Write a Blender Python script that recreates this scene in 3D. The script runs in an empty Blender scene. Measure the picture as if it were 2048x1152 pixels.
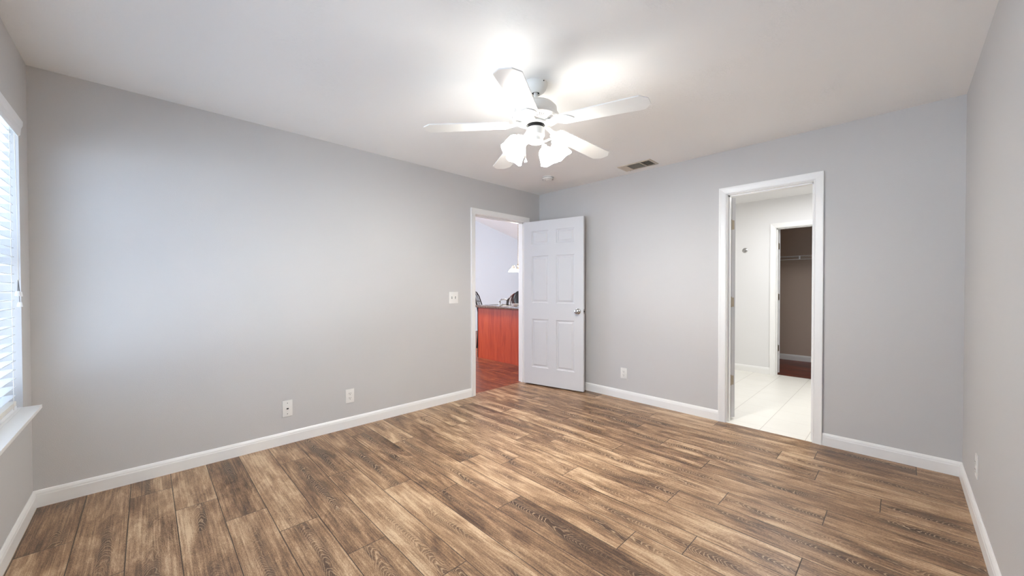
import bpy, bmesh, math, random
from mathutils import Vector, Matrix
PI = math.pi
SC = bpy.context.scene
COL = SC.collection

# ------------------------------------------------------------------ camera
CAM_F, YAW, PITCH, ROLL = 754.806, 0.8009, -0.0119, -0.0016
cam_d = bpy.data.cameras.new('camera'); cam = bpy.data.objects.new('camera', cam_d); COL.objects.link(cam)
cam_d.sensor_width = 36; cam_d.lens = CAM_F / 2048 * 36
cam_d.shift_y = (584.08 - 576) / 2048
cam_d.clip_start = 0.02
fw = Vector((math.cos(PITCH) * math.cos(YAW), math.cos(PITCH) * math.sin(YAW), math.sin(PITCH)))
rt0 = Vector((math.sin(YAW), -math.cos(YAW), 0)); up0 = rt0.cross(fw)
rt = math.cos(ROLL) * rt0 + math.sin(ROLL) * up0; up = -math.sin(ROLL) * rt0 + math.cos(ROLL) * up0
M4 = Matrix((rt, up, -fw)).transposed().to_4x4(); M4.translation = Vector((-3.745, -3.3425, 1.2187))
cam.matrix_world = M4
SC.camera = cam

# ------------------------------------------------------------------ world and exposure
SC.view_settings.view_transform = 'Standard'; SC.view_settings.look = 'None'
SC.view_settings.gamma = 1; SC.view_settings.exposure = 0.0; SC.view_settings.use_curve_mapping = False
W = bpy.data.worlds.new('daylight'); SC.world = W; W.use_nodes = True
bg = W.node_tree.nodes['Background']
SKY, GROUND_GLOW = (1.5, 2.3, 3.6, 1), (6.6, 7.7, 9.2, 1)      # blue sky above the horizon, brighter lower half added to light the ceiling
_t = W.node_tree; _c = _t.nodes.new('ShaderNodeTexCoord'); _s = _t.nodes.new('ShaderNodeSeparateXYZ'); _t.links.new(_c.outputs['Generated'], _s.inputs[0])
_m = _t.nodes.new('ShaderNodeMapRange'); _m.inputs[1].default_value = -0.06; _m.inputs[2].default_value = 0.02; _t.links.new(_s.outputs[2], _m.inputs[0])
_x = _t.nodes.new('ShaderNodeMix'); _x.data_type = 'RGBA'; _x.clamp_factor = True; _x.inputs[6].default_value = GROUND_GLOW; _x.inputs[7].default_value = SKY
_t.links.new(_m.outputs[0], _x.inputs[0]); _t.links.new(_x.outputs[2], bg.inputs[0]); bg.inputs[1].default_value = 1.0
SC.cycles.max_bounces = 16; SC.cycles.diffuse_bounces = 12; SC.cycles.glossy_bounces = 4
SC.cycles.sample_clamp_indirect = 10

def light(name, kind, loc, power, color, size=0.3, size_y=None, rot=(0, 0, 0), portal=False):
    d = bpy.data.lights.new(name, kind); d.energy = power; d.color = color
    if kind == 'AREA':
        d.size = size
        if size_y: d.shape = 'RECTANGLE'; d.size_y = size_y
        if portal: d.cycles.is_portal = True
    else: d.shadow_soft_size = size
    o = bpy.data.objects.new(name, d); COL.objects.link(o); o.location = loc; o.rotation_euler = rot
    return o
# sky seen through the bedroom window (portal only guides the sampling of the sky)
light('window_sky_portal', 'AREA', (-4.36, -1.75, 1.33), 1, (1, 1, 1), 1.45, 3.1, (0, -PI / 2, 0), True)
# unseen area lights added to brighten bathroom and kitchen
light('bathroom_overhead_fill', 'AREA', (1.25, -2.6, 2.40), 34, (0.97, 0.985, 1.0), 0.9, 0.9)  # assumed overhead source, added unseen to make the bathroom bright
light('kitchen_bluish_fill', 'AREA', (-2.6, 3.6, 1.7), 115, (0.62, 0.76, 1.0), 1.6, 1.4, (0, -PI / 2, 0))  # unseen bluish panel added for assumed daylight; the kitchen has no window
light('far_wall_fill', 'AREA', (3.3, 0.25, 1.5), 135, (0.80, 0.89, 1.0), 1.6, 1.7, (PI / 2, 0, 0))  # unseen fill added to brighten the far kitchen wall
light('kitchen_overhead_fill', 'AREA', (-0.6, 1.9, 2.9), 62, (1.0, 0.80, 0.62), 0.5, 0.5)  # warm panel added out of view to light the kitchen, no fixture built

# ------------------------------------------------------------------ materials
def srgb(r, g, b):
    f = lambda c: ((c / 255 + 0.055) / 1.055) ** 2.4 if c / 255 > 0.04045 else c / 255 / 12.92
    return (f(r), f(g), f(b), 1)
class NT:
    def __init__(s, name):
        s.m = bpy.data.materials.new(name); s.m.use_nodes = True; s.t = s.m.node_tree; s.n = s.t.nodes; s.l = s.t.links
        s.b = s.n['Principled BSDF']
    def N(s, typ, **k):
        o = s.n.new(typ)
        for a, v in k.items():
            if a.startswith('i_'):
                key = a[2:]; o.inputs[int(key) if key.isdigit() else key.replace('_', ' ')].default_value = v
            else: setattr(o, a, v)
        return o
    def L(s, a, b): s.l.new(a, b)
    def math(s, op, a, b=None, c=None, clamp=False):
        o = s.n.new('ShaderNodeMath'); o.operation = op; o.use_clamp = clamp
        for i, v in enumerate((a, b, c)):
            if v is None: continue
            if isinstance(v, (int, float)): o.inputs[i].default_value = v
            else: s.l.new(v, o.inputs[i])
        return o.outputs[0]
    def mix(s, f, a, b, mode='MIX'):
        o = s.n.new('ShaderNodeMix'); o.data_type = 'RGBA'; o.blend_type = mode
        for i, v in ((0, f), (6, a), (7, b)):
            if isinstance(v, (int, float)): o.inputs[i].default_value = v
            elif isinstance(v, tuple): o.inputs[i].default_value = v
            else: s.l.new(v, o.inputs[i])
        return o.outputs[2]
    def ramp(s, f, stops):
        o = s.n.new('ShaderNodeValToRGB'); e = o.color_ramp.elements
        while len(e) < len(stops): e.new(0.5)
        for i, (p, c) in enumerate(stops): e[i].position = p; e[i].color = c
        s.l.new(f, o.inputs[0]); return o.outputs[0]
    def noise(s, vec, scale, detail=2, rough=0.5, dist=0.0):
        o = s.n.new('ShaderNodeTexNoise'); o.inputs['Scale'].default_value = scale; o.inputs['Detail'].default_value = detail
        o.inputs['Roughness'].default_value = rough; o.inputs['Distortion'].default_value = dist
        if vec is not None: s.l.new(vec, o.inputs['Vector'])
        return o.outputs[0]
    def obj(s):
        return s.n.new('ShaderNodeTexCoord').outputs['Object']
    def bump(s, h, strength, dist):
        o = s.n.new('ShaderNodeBump'); o.inputs['Strength'].default_value = strength; o.inputs['Distance'].default_value = dist
        s.l.new(h, o.inputs['Height']); s.l.new(o.outputs[0], s.b.inputs['Normal'])
    def map(s, vec, scale=(1, 1, 1), loc=(0, 0, 0)):
        o = s.n.new('ShaderNodeMapping'); o.inputs['Scale'].default_value = scale; o.inputs['Location'].default_value = loc
        s.l.new(vec, o.inputs[0]); return o.outputs[0]
def plain(name, rgb, rough=0.5, metal=0.0, var=0.03, scale=8.0, bump=0.0, bscale=60.0, spec=0.5):
    t = NT(name); v = t.obj(); n = t.noise(v, scale, 3)
    c = srgb(*rgb); lo = tuple(x * (1 - var) for x in c[:3]) + (1,); hi = tuple(min(1, x * (1 + var)) for x in c[:3]) + (1,)
    t.L(t.mix(n, lo, hi), t.b.inputs['Base Color'])
    t.b.inputs['Roughness'].default_value = rough; t.b.inputs['Metallic'].default_value = metal
    t.b.inputs['Specular IOR Level'].default_value = spec
    if bump: t.bump(t.noise(v, bscale, 4), bump, 0.002)
    return t.m
M_wall = plain('wall_paint', (200, 198, 196), 0.62, var=0.012, scale=1.2, bump=0.25, bscale=220, spec=0.35)
M_wall_bath = plain('bathroom_wall_paint', (228, 227, 226), 0.6, var=0.01, scale=1.5, bump=0.2, bscale=220, spec=0.3)
M_wall_closet = plain('closet_dimmed_paint', (198, 180, 165), 0.65, var=0.012, scale=1.5, bump=0.2, bscale=220, spec=0.2)  # same paint as the bedroom, browned to carry the closet's shade
M_wall_kit = plain('kitchen_wall_paint', (205, 208, 212), 0.6, var=0.012, scale=1.5, bump=0.2, bscale=220, spec=0.3)
M_trim = plain('white_semigloss_trim', (240, 239, 236), 0.32, var=0.012, scale=3, spec=0.45)
M_door = plain('white_door_enamel', (216, 216, 217), 0.36, var=0.012, scale=3, spec=0.4)
M_plastic = plain('white_plastic', (233, 231, 226), 0.3, var=0.01)
M_fan = plain('white_fan_enamel', (238, 237, 232), 0.28, var=0.01, spec=0.5)
M_dark = plain('dark_recess', (26, 23, 21), 0.7, var=0.1)
M_slot = plain('dark_slot', (70, 66, 62), 0.7, var=0.05)
M_chrome = plain('satin_nickel', (190, 188, 186), 0.16, 1.0, var=0.03)
M_hinge = plain('nickel_hinge', (176, 164, 146), 0.3, 0.9, var=0.08, scale=40)
M_vent = plain('beige_vent_enamel', (203, 192, 176), 0.45, var=0.04)
M_blind = plain('white_faux_wood_slat', (240, 241, 242), 0.38, var=0.012)
M_cord = plain('white_cord', (236, 232, 224), 0.8, var=0.02)
M_greycord = plain('grey_cord', (110, 108, 106), 0.8, var=0.02)
M_vinyl = plain('white_window_vinyl', (226, 228, 230), 0.35, var=0.01)
M_iron = plain('dark_bronze_iron', (38, 30, 27), 0.4, 0.6, var=0.1, scale=30)
M_black = plain('black_enamel', (22, 20, 20), 0.3, var=0.1)
M_rim = plain('blade_edge', (150, 146, 138), 0.6, var=0.05)

def ceiling_mat():
    t = NT('textured_ceiling_paint'); v = t.obj()
    c = srgb(246, 245, 242)
    t.L(t.mix(t.noise(v, 1.3, 2), tuple(x * .985 for x in c[:3]) + (1,), c), t.b.inputs['Base Color'])
    t.b.inputs['Roughness'].default_value = 0.8; t.b.inputs['Specular IOR Level'].default_value = 0.2
    mp = t.N('ShaderNodeMapping'); mp.inputs['Rotation'].default_value = (0, 0, 0.9); mp.inputs['Scale'].default_value = (11, 46, 1); t.L(v, mp.inputs[0])
    a = t.noise(mp.outputs[0], 1.0, 3, 0.6, 1.0)
    ridge = t.math('SUBTRACT', 1.0, t.math('MULTIPLY', t.math('ABSOLUTE', t.math('SUBTRACT', a, 0.5)), 14), clamp=True)
    patch = t.math('MULTIPLY', t.math('SUBTRACT', t.noise(v, 2.3, 3), 0.52), 6, clamp=True)
    h = t.math('ADD', t.math('MULTIPLY', ridge, patch), t.math('MULTIPLY', t.noise(v, 70, 3), 0.25))
    t.bump(h, 0.38, 0.004)
    return t.m
M_ceil = ceiling_mat()

def wood_floor(name, dark, mid, light_, pale, tint=None, rough=0.33):
    """laminate: UVMap = metres along / across a plank, 'rnd' = random per plank"""
    t = NT(name)
    uv = t.N('ShaderNodeUVMap', uv_map='UVMap').outputs[0]
    rn = t.N('ShaderNodeAttribute', attribute_name='rnd')
    dim = t.N('ShaderNodeAttribute', attribute_name='dim')
    suv = t.N('ShaderNodeSeparateXYZ'); t.L(uv, suv.inputs[0]); U, V = suv.outputs[0], suv.outputs[1]
    srn = t.N('ShaderNodeSeparateColor'); t.L(rn.outputs['Color'], srn.inputs[0]); r1, r2, r3 = srn.outputs
    sd = t.N('ShaderNodeSeparateColor'); t.L(dim.outputs['Color'], sd.inputs[0]); LEN, W0 = sd.outputs[0], sd.outputs[1]
    cmb = t.N('ShaderNodeCombineXYZ')
    t.L(t.math('ADD', U, t.math('MULTIPLY', r1, 37.0)), cmb.inputs[0])
    t.L(V, cmb.inputs[1]); t.L(t.math('MULTIPLY', r2, 29.0), cmb.inputs[2])
    P = cmb.outputs[0]
    # broad tone: long blotches that run with the plank
    blotch = t.noise(t.map(P, (2.2, 8, 1)), 1.0, 4, 0.6, 0.9)
    blotch2 = t.noise(t.map(P, (5.0, 22, 1), (3, 7, 2)), 1.0, 4, 0.65, 0.6)
    streak = t.noise(t.map(P, (2.8, 115, 1), (1, 2, 5)), 1.0, 5, 0.72, 0.15)
    pore = t.noise(t.map(P, (110, 420, 1)), 1.0, 3, 0.75)
    # cathedral figure down the heart of the plank
    dx = t.math('SUBTRACT', V, t.math('ADD', 0.065, t.math('MULTIPLY', r3, 0.055)))
    wob = t.math('SUBTRACT', t.noise(t.map(P, (2.4, 3, 1), (9, 1, 1)), 1.0, 3, 0.55), 0.5)
    dxw = t.math('ADD', dx, t.math('MULTIPLY', wob, 0.11))
    par = t.math('MULTIPLY', t.math('MULTIPLY', dxw, dxw), 190.0)
    arch = t.math('ADD', t.math('ADD', t.math('MULTIPLY', U, 2.6), par), t.math('MULTIPLY', wob, 1.5))
    fine = t.math('SUBTRACT', t.noise(t.map(P, (18, 60, 1), (2, 2, 9)), 1.0, 2, 0.5), 0.5)
    ph = t.math('ADD', t.math('MULTIPLY', arch, 15.0), t.math('MULTIPLY', fine, 1.4))
    fr = t.math('FRACT', ph)
    line = t.math('SUBTRACT', 1.0, t.math('MULTIPLY', t.math('ABSOLUTE', t.math('SUBTRACT', fr, 0.5)), 5.5), clamp=True)
    heart = t.math('SUBTRACT', 1.0, t.math('MULTIPLY', t.math('ABSOLUTE', dxw), 24.0), clamp=True)
    figsel = t.math('MULTIPLY', t.math('SUBTRACT', t.noise(t.map(P, (1.7, 1.2, 1), (4, 4, 4)), 1.0, 1), 0.40), 6.0, clamp=True)
    heart = t.math('MULTIPLY', t.math('POWER', heart, 0.7), figsel)
    tone = t.math('ADD', t.math('MULTIPLY', blotch, 1.18), t.math('MULTIPLY', blotch2, 0.55))
    tone = t.math('ADD', tone, t.math('MULTIPLY', streak, 1.12))
    tone = t.math('ADD', tone, t.math('MULTIPLY', t.math('SUBTRACT', r2, 0.5), 0.22))
    tone = t.math('SUBTRACT', tone, t.math('MULTIPLY', heart, 0.26))
    tone = t.math('ADD', tone, t.math('MULTIPLY', t.math('SUBTRACT', pore, 0.5), 1.0))
    tone = t.math('MULTIPLY', t.math('SUBTRACT', tone, 0.985), 1.14, clamp=True)
    colr = t.ramp(tone, [(0.0, dark), (0.30, mid), (0.58, light_), (0.92, pale)])
    colr = t.mix(t.math('MULTIPLY', t.math('MULTIPLY', line, heart), 0.72), colr, pale)
    dk = t.math('SUBTRACT', 1.0, t.math('MULTIPLY', t.math('ABSOLUTE', t.math('SUBTRACT', fr, 0.12)), 7.0), clamp=True)
    colr = t.mix(t.math('MULTIPLY', t.math('MULTIPLY', dk, heart), 0.65), colr, dark)
    # bevelled joints
    ev = t.math('MINIMUM', V, t.math('SUBTRACT', W0, V)); eu = t.math('MINIMUM', U, t.math('SUBTRACT', LEN, U))
    e = t.math('MINIMUM', ev, eu)
    gap = t.math('SUBTRACT', 1.0, t.math('DIVIDE', t.math('SUBTRACT', e, 0.0007), 0.0022), clamp=True)
    colr = t.mix(t.math('MULTIPLY', gap, 0.95), colr, tuple(x * 0.35 for x in dark[:3]) + (1,))
    t.L(colr, t.b.inputs['Base Color'])
    t.L(t.math('ADD', rough - 0.05, t.math('MULTIPLY', streak, 0.16)), t.b.inputs['Roughness'])
    t.b.inputs['Specular IOR Level'].default_value = 0.42
    t.bump(t.math('SUBTRACT', t.math('ADD', t.math('MULTIPLY', pore, 0.25), t.math('MULTIPLY', streak, 0.3)), t.math('MULTIPLY', gap, 1.2)), 0.35, 0.0012)
    return t.m
M_floor = wood_floor('brown_oak_laminate', srgb(62, 44, 31), srgb(116, 87, 63), srgb(162, 129, 97), srgb(208, 181, 148))
M_floor_kit = wood_floor('laminate_red_cast', srgb(60, 26, 14), srgb(102, 48, 28), srgb(136, 72, 42), srgb(176, 108, 66))  # bedroom wood with the kitchen's reddish light cast put into the colour
M_floor_clo = wood_floor('laminate_dark_red_cast', srgb(50, 18, 12), srgb(96, 38, 24), srgb(128, 56, 36), srgb(160, 84, 58))  # plank colour carries the closet's dim reddish light cast

def tile_mat():
    t = NT('cream_ceramic_tile'); v = t.obj(); s = t.N('ShaderNodeSeparateXYZ'); t.L(v, s.inputs[0])
    def dist(c, off, step):
        f = t.math('FRACT', t.math('DIVIDE', t.math('ADD', c, off), step))
        return t.math('MULTIPLY', t.math('MINIMUM', f, t.math('SUBTRACT', 1.0, f)), step)
    gy = t.math('SUBTRACT', 1.0, t.math('MULTIPLY', dist(s.outputs[1], 2.528 + 3.1, 0.312), 260), clamp=True)
    gx = t.math('SUBTRACT', 1.0, t.math('MULTIPLY', dist(s.outputs[0], -0.43 + 3.16, 0.316), 300), clamp=True)
    base = t.mix(t.noise(v, 5, 3), srgb(229, 226, 217), srgb(237, 234, 226))
    c = t.mix(t.math('MULTIPLY', gy, 0.75), base, srgb(176, 168, 156))
    c = t.mix(t.math('MULTIPLY', gx, 0.5), c, srgb(190, 184, 172))
    t.L(c, t.b.inputs['Base Color']); t.b.inputs['Roughness'].default_value = 0.35
    t.bump(t.math('SUBTRACT', 0.0, t.math('MAXIMUM', gx, gy)), 0.4, 0.0015)
    return t.m
M_tile = tile_mat()
def cherry_mat():
    t = NT('cherry_veneer'); v = t.obj()
    a = t.noise(t.map(v, (9, 9, 0.9)), 1.6, 5, 0.6, 0.8)
    b = t.noise(t.map(v, (160, 160, 6)), 1.0, 3)
    k = t.math('ADD', t.math('MULTIPLY', a, 0.75), t.math('MULTIPLY', b, 0.3))
    t.L(t.ramp(k, [(0.3, srgb(146, 50, 24)), (0.52, srgb(182, 70, 36)), (0.75, srgb(200, 90, 50))]), t.b.inputs['Base Color'])
    t.b.inputs['Roughness'].default_value = 0.4
    return t.m
M_cherry = cherry_mat()
def granite_mat():
    t = NT('dark_speckled_laminate'); v = t.obj()
    t.L(t.ramp(t.noise(v, 120, 4, 0.7), [(0.35, srgb(60, 44, 38)), (0.55, srgb(120, 98, 84)), (0.7, srgb(196, 180, 164))]), t.b.inputs['Base Color'])
    t.b.inputs['Roughness'].default_value = 0.18
    return t.m
M_granite = granite_mat()
def glow_mat(name, rgb, strength, base=(245, 244, 240)):
    t = NT(name); t.b.inputs['Base Color'].default_value = srgb(*base); t.b.inputs['Roughness'].default_value = 0.4
    n = t.noise(t.obj(), 30, 2); e = t.mix(n, tuple(x * 0.96 for x in rgb) + (1,), tuple(rgb) + (1,))
    t.L(e, t.b.inputs['Emission Color']); t.b.inputs['Emission Strength'].default_value = strength
    return t.m
M_shade = glow_mat('lit_frosted_glass', (1.0, 0.98, 0.94), 35.0)
M_bulb = glow_mat('lit_bulb', (1.0, 0.98, 0.94), 2850.0)
M_shade_kit = glow_mat('lit_frosted_glass_kitchen', (1.0, 0.88, 0.72), 26.0)
def glass_mat():
    t = NT('window_glass'); tr = t.N('ShaderNodeBsdfTransparent'); tr.inputs[0].default_value = (0.93, 0.95, 0.96, 1)
    gl = t.N('ShaderNodeBsdfGlossy'); gl.inputs['Roughness'].default_value = 0.02
    fr = t.N('ShaderNodeFresnel'); fr.inputs[0].default_value = 1.45
    ge = t.N('ShaderNodeNewGeometry'); k = t.math('MULTIPLY', fr.outputs[0], t.math('SUBTRACT', 1.0, ge.outputs['Backfacing']))
    m = t.N('ShaderNodeMixShader'); t.L(k, m.inputs[0]); t.L(tr.outputs[0], m.inputs[1]); t.L(gl.outputs[0], m.inputs[2])
    t.L(m.outputs[0], t.n['Material Output'].inputs[0]); return t.m
M_glass = glass_mat()

# ------------------------------------------------------------------ object helpers
def link(name, bm, mat, parent=None, smooth=False, loc=None):
    me = bpy.data.meshes.new(name)
    bmesh.ops.recalc_face_normals(bm, faces=bm.faces[:])
    bm.to_mesh(me); bm.free()
    if smooth:
        for p in me.polygons: p.use_smooth = True
        try: me.set_sharp_from_angle(angle=math.radians(38))
        except Exception: pass
    for m in (mat if isinstance(mat, (list, tuple)) else [mat]): me.materials.append(m)
    o = bpy.data.objects.new(name, me); COL.objects.link(o)
    if parent is not None: o.parent = parent
    if loc is not None: o.location = loc
    return o
def tag(o, label=None, cat=None, group=None, kind=None):
    if label: o['label'] = label
    if cat: o['category'] = cat
    if group: o['group'] = group
    if kind: o['kind'] = kind
    return o
def thing(name, label, cat, loc=(0, 0, 0), rotz=0.0, group=None, kind=None):
    o = bpy.data.objects.new(name, None); COL.objects.link(o); o.location = loc; o.rotation_euler = (0, 0, rotz)
    o.empty_display_size = 0.1
    return tag(o, label, cat, group, kind)
def struct(name, bm, mat, label, cat, smooth=False):
    return tag(link(name, bm, mat, None, smooth), label, cat, None, 'structure')
def box(bm, a, b, mi=0, bevel=0.0):
    x0, x1 = sorted((a[0], b[0])); y0, y1 = sorted((a[1], b[1])); z0, z1 = sorted((a[2], b[2]))
    vs = [bm.verts.new((x, y, z)) for x in (x0, x1) for y in (y0, y1) for z in (z0, z1)]
    fs = [bm.faces.new([vs[i] for i in q]) for q in ((0, 1, 3, 2), (4, 6, 7, 5), (0, 4, 5, 1), (2, 3, 7, 6), (0, 2, 6, 4), (1, 5, 7, 3))]
    for f in fs: f.material_index = mi
    if bevel:
        bmesh.ops.recalc_face_normals(bm, faces=fs)
        es = list({e for f in fs for e in f.edges})
        bmesh.ops.bevel(bm, geom=es, offset=bevel, segments=2, affect='EDGES', profile=0.7)
    return vs
def boxo(name, a, b, mat, parent=None, bevel=0.0):
    bm = bmesh.new(); box(bm, a, b, 0, bevel); return link(name, bm, mat, parent, bevel > 0)
def prism(bm, pts, t0, t1, frame=None, mi=0):
    """polygon pts (u,v) extruded from w=t0..t1; frame maps (u,v,w)->Vector"""
    fr = frame or (lambda u, v, w: Vector((u, v, w)))
    A = [bm.verts.new(fr(u, v, t0)) for u, v in pts]; B = [bm.verts.new(fr(u, v, t1)) for u, v in pts]
    n = len(pts); fs = [bm.faces.new(A[::-1]), bm.faces.new(B)]
    for i in range(n): fs.append(bm.faces.new((A[i], A[(i + 1) % n], B[(i + 1) % n], B[i])))
    for f in fs: f.material_index = mi
    return fs
def lathe(bm, prof, n=32, M=None, mi=0, scallop=None, closed=True):
    """prof: list of (r,z). M: Matrix. scallop(i_prof, theta)->(dr,dz)"""
    M = M or Matrix(); rings = []
    for k, (r, z) in enumerate(prof):
        if r < 1e-6: rings.append([bm.verts.new(M @ Vector((0, 0, z)))]); continue
        ring = []
        for i in range(n):
            th = 2 * PI * i / n; dr, dz = scallop(k, th) if scallop else (0, 0)
            ring.append(bm.verts.new(M @ Vector(((r + dr) * math.cos(th), (r + dr) * math.sin(th), z + dz))))
        rings.append(ring)
    for a, b in zip(rings, rings[1:]):
        for i in range(n):
            j = (i + 1) % n
            if len(a) == 1 and len(b) == 1: break
            if len(a) == 1: f = bm.faces.new((a[0], b[i], b[j]))
            elif len(b) == 1: f = bm.faces.new((a[i], b[0], a[j]))
            else: f = bm.faces.new((a[i], b[i], b[j], a[j]))
            f.material_index = mi
    return rings
def tube(bm, pts, r, n=8, mi=0, caps=True, closed=False):
    pts = [Vector(p) for p in pts]; rings = []; N = len(pts)
    rr = r if isinstance(r, (list, tuple)) else [r] * N
    prev = None
    for i, p in enumerate(pts):
        if closed: d = (pts[(i + 1) % N] - pts[i - 1])
        else: d = pts[min(i + 1, N - 1)] - pts[max(i - 1, 0)]
        d.normalize()
        ref = prev if prev is not None else (Vector((0, 0, 1)) if abs(d.z) < 0.9 else Vector((1, 0, 0)))
        x = ref - d * ref.dot(d)
        if x.length < 1e-5: x = d.orthogonal()
        x.normalize(); y = d.cross(x); prev = x
        rings.append([bm.verts.new(p + rr[i] * (math.cos(2 * PI * k / n) * x + math.sin(2 * PI * k / n) * y)) for k in range(n)])
    pairs = list(zip(rings, rings[1:])) + ([(rings[-1], rings[0])] if closed else [])
    for a, b in pairs:
        for k in range(n):
            f = bm.faces.new((a[k], a[(k + 1) % n], b[(k + 1) % n], b[k])); f.material_index = mi
    if caps and not closed:
        bm.faces.new(rings[0][::-1]).material_index = mi; bm.faces.new(rings[-1]).material_index = mi
def ngon(cx, cy, rx, ry, n, a0=0.0): return [(cx + rx * math.cos(a0 + 2 * PI * i / n), cy + ry * math.sin(a0 + 2 * PI * i / n)) for i in range(n)]
def dup(root):
    r = root.copy(); COL.objects.link(r)
    for ch in list(root.children):
        c = ch.copy(); COL.objects.link(c); c.parent = r
        for g in ch.children:
            d = g.copy(); COL.objects.link(d); d.parent = c
    return r

# ------------------------------------------------------------------ room dimensions
LX, LY, H, T = 4.206, 3.623, 2.44, 0.115
AX0, AX1, DH = -1.080, -0.270, 2.045            # doorway in the left wall
BY0, BY1 = -2.860, -2.252                       # doorway in the right wall
J = 0.019

# ---- floor made of planks (one object); seams where the photograph has them
def planks(name, xs, y_top, y_bot, joints, mat, seed, label, x_clip=None, PLEN=1.221):
    rnd = random.Random(seed); me = bpy.data.meshes.new(name); verts = []; faces = []; uvs = []; rn = []; dm = []
    for i in range(len(xs) - 1):
        x0, x1 = xs[i], xs[i + 1]; xa, xb = x0, x1
        if x_clip: xa, xb = max(x0, x_clip[0]), min(x1, x_clip[1])
        if xb - xa < 1e-4: continue
        j = joints.get(i, rnd.uniform(-1.2, 0)); 
        while j < y_top: j += PLEN
        while j > y_bot:
            lo = j - PLEN; a, b = max(lo, y_bot), min(j, y_top)
            if b - a > 1e-4:
                k = len(verts); verts += [(xa, a, 0), (xb, a, 0), (xb, b, 0), (xa, b, 0)]; faces.append((k, k + 1, k + 2, k + 3))
                c = (rnd.random(), rnd.random(), rnd.random(), 1)
                for (x, y) in ((xa, a), (xb, a), (xb, b), (xa, b)):
                    uvs.append((y - lo, x - x0)); rn.append(c); dm.append((PLEN, x1 - x0, 0, 1))
            j -= PLEN
    me.from_pydata(verts, [], faces); me.materials.append(mat)
    u = me.uv_layers.new(name='UVMap')
    for i, q in enumerate(uvs): u.data[i].uv = q
    for nm, dat in (('rnd', rn), ('dim', dm)):
        at = me.attributes.new(nm, 'FLOAT_COLOR', 'CORNER')
        for i, q in enumerate(dat): at.data[i].color = q
    o = bpy.data.objects.new(name, me); COL.objects.link(o)
    return tag(o, label, 'floor', None, 'structure')
PW = 0.1822
xs = [-4.188 - PW + PW * i for i in range(26)]
JN = {1: -0.572, 2: -1.02, 3: -0.25, 4: -0.59, 5: -0.90, 6: -1.19, 7: -0.37, 8: -0.78, 9: -1.18, 10: -1.43, 11: -1.804, 12: -1.207,
      13: -1.434, 14: -1.82, 15: -2.425, 16: -2.637, 17: -3.07, 18: -2.414, 19: -2.05, 20: -1.75, 21: -2.733, 22: -2.92, 23: -2.2}
planks('floor', xs, 0.06, -LY, JN, M_floor, 11, 'brown oak look plank floor of the empty bedroom', (-LX, 0.0))
bm = bmesh.new(); box(bm, (-LX, -LY, -0.12), (0.0, 0.06, -0.001))
tag(link('floor_subfloor', bm, M_slot), 'subfloor slab below the bedroom planks', 'floor', None, 'structure')
planks('floor_kitchen', [-3.1 + PW * i - 0.0055 for i in range(56)], 5.2, 0.06, {}, M_floor_kit, 5, 'kitchen plank floor beyond the open white door, reddish light put into its colour')
bm = bmesh.new(); box(bm, (0.0, -LY, -0.05), (2.56, -0.9, 0.0)); struct('floor_bathroom', bm, M_tile, 'cream square tile floor seen through the bathroom doorway', 'floor')
planks('floor_closet', [2.3 + PW * i for i in range(12)], -1.1, -3.6, {}, M_floor_clo, 8, 'plank floor inside the small closet, dim reddish light put into its colour', (2.56, 4.0))

# ---- walls
bm = bmesh.new()
box(bm, (-LX - T, 0, 0), (AX0 - J, T, H)); box(bm, (AX1 + J, 0, 0), (T, T, H)); box(bm, (AX0 - J, 0, DH + J), (AX1 + J, T, H))
struct('wall_left', bm, M_wall, 'long light grey wall on the left with the kitchen doorway', 'wall')
bm = bmesh.new()
box(bm, (0, BY1 + J, 0), (T, 0, H)); box(bm, (0, -LY, 0), (T, BY0 - J, H)); box(bm, (0, BY0 - J, DH + J), (T, BY1 + J, H))
struct('wall_right', bm, M_wall, 'light grey wall on the right with the bathroom doorway', 'wall')
bm = bmesh.new(); box(bm, (-LX - T, -LY - T, 0), (T, -LY, H))
struct('wall_near_right', bm, M_wall, 'pale wall at the far right edge with one outlet', 'wall')
# window wall with a recess
WY0, WY1, WZ0, WZ1, WT = -3.25, -0.198, 0.605, 2.062, 0.155  # unseen part of the window lengthened to admit more daylight
bm = bmesh.new()
box(bm, (-LX - WT, -LY, 0), (-LX, 0, WZ0)); box(bm, (-LX - WT, -LY, WZ1), (-LX, 0, H))
box(bm, (-LX - WT, WY1, WZ0), (-LX, 0, WZ1)); box(bm, (-LX - WT, -LY, WZ0), (-LX, WY0, WZ1))
struct('wall_window', bm, M_wall, 'pale wall at the left edge around the blinded window', 'wall')
bm = bmesh.new(); box(bm, (-LX - WT, -LY - T, H), (T, T, H + 0.1)); struct('ceiling', bm, M_ceil, 'off white brushed texture ceiling above the fan', 'ceiling')

# ---- baseboards
BH, BT = 0.0938, 0.014
def baseboard(name, p, q, nrm, label, mat=M_trim):
    """p,q: 2D ends on the wall face, nrm: 2D unit normal into the room"""
    p, q, n = Vector(p), Vector(q), Vector(nrm); bm = bmesh.new()
    prof = [(0, 0), (BT, 0), (BT, BH * 0.70), (BT * 0.86, BH * 0.76), (BT * 0.80, BH * 0.84), (BT * 0.45, BH * 0.95), (BT * 0.2, BH), (0, BH)]
    d = (q - p).normalized()
    A = [bm.verts.new((*(p + n * w), z)) for w, z in prof]; B = [bm.verts.new((*(q + n * w), z)) for w, z in prof]
    m = len(prof); bm.faces.new(A[::-1]); bm.faces.new(B)
    for i in range(m): bm.faces.new((A[i], A[(i + 1) % m], B[(i + 1) % m], B[i]))
    return struct(name, bm, mat, label, 'baseboard')
baseboard('baseboard_left', (-LX, 0), (AX0 - 0.0645, 0), (0, -1), 'white baseboard along the long left wall')
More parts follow.
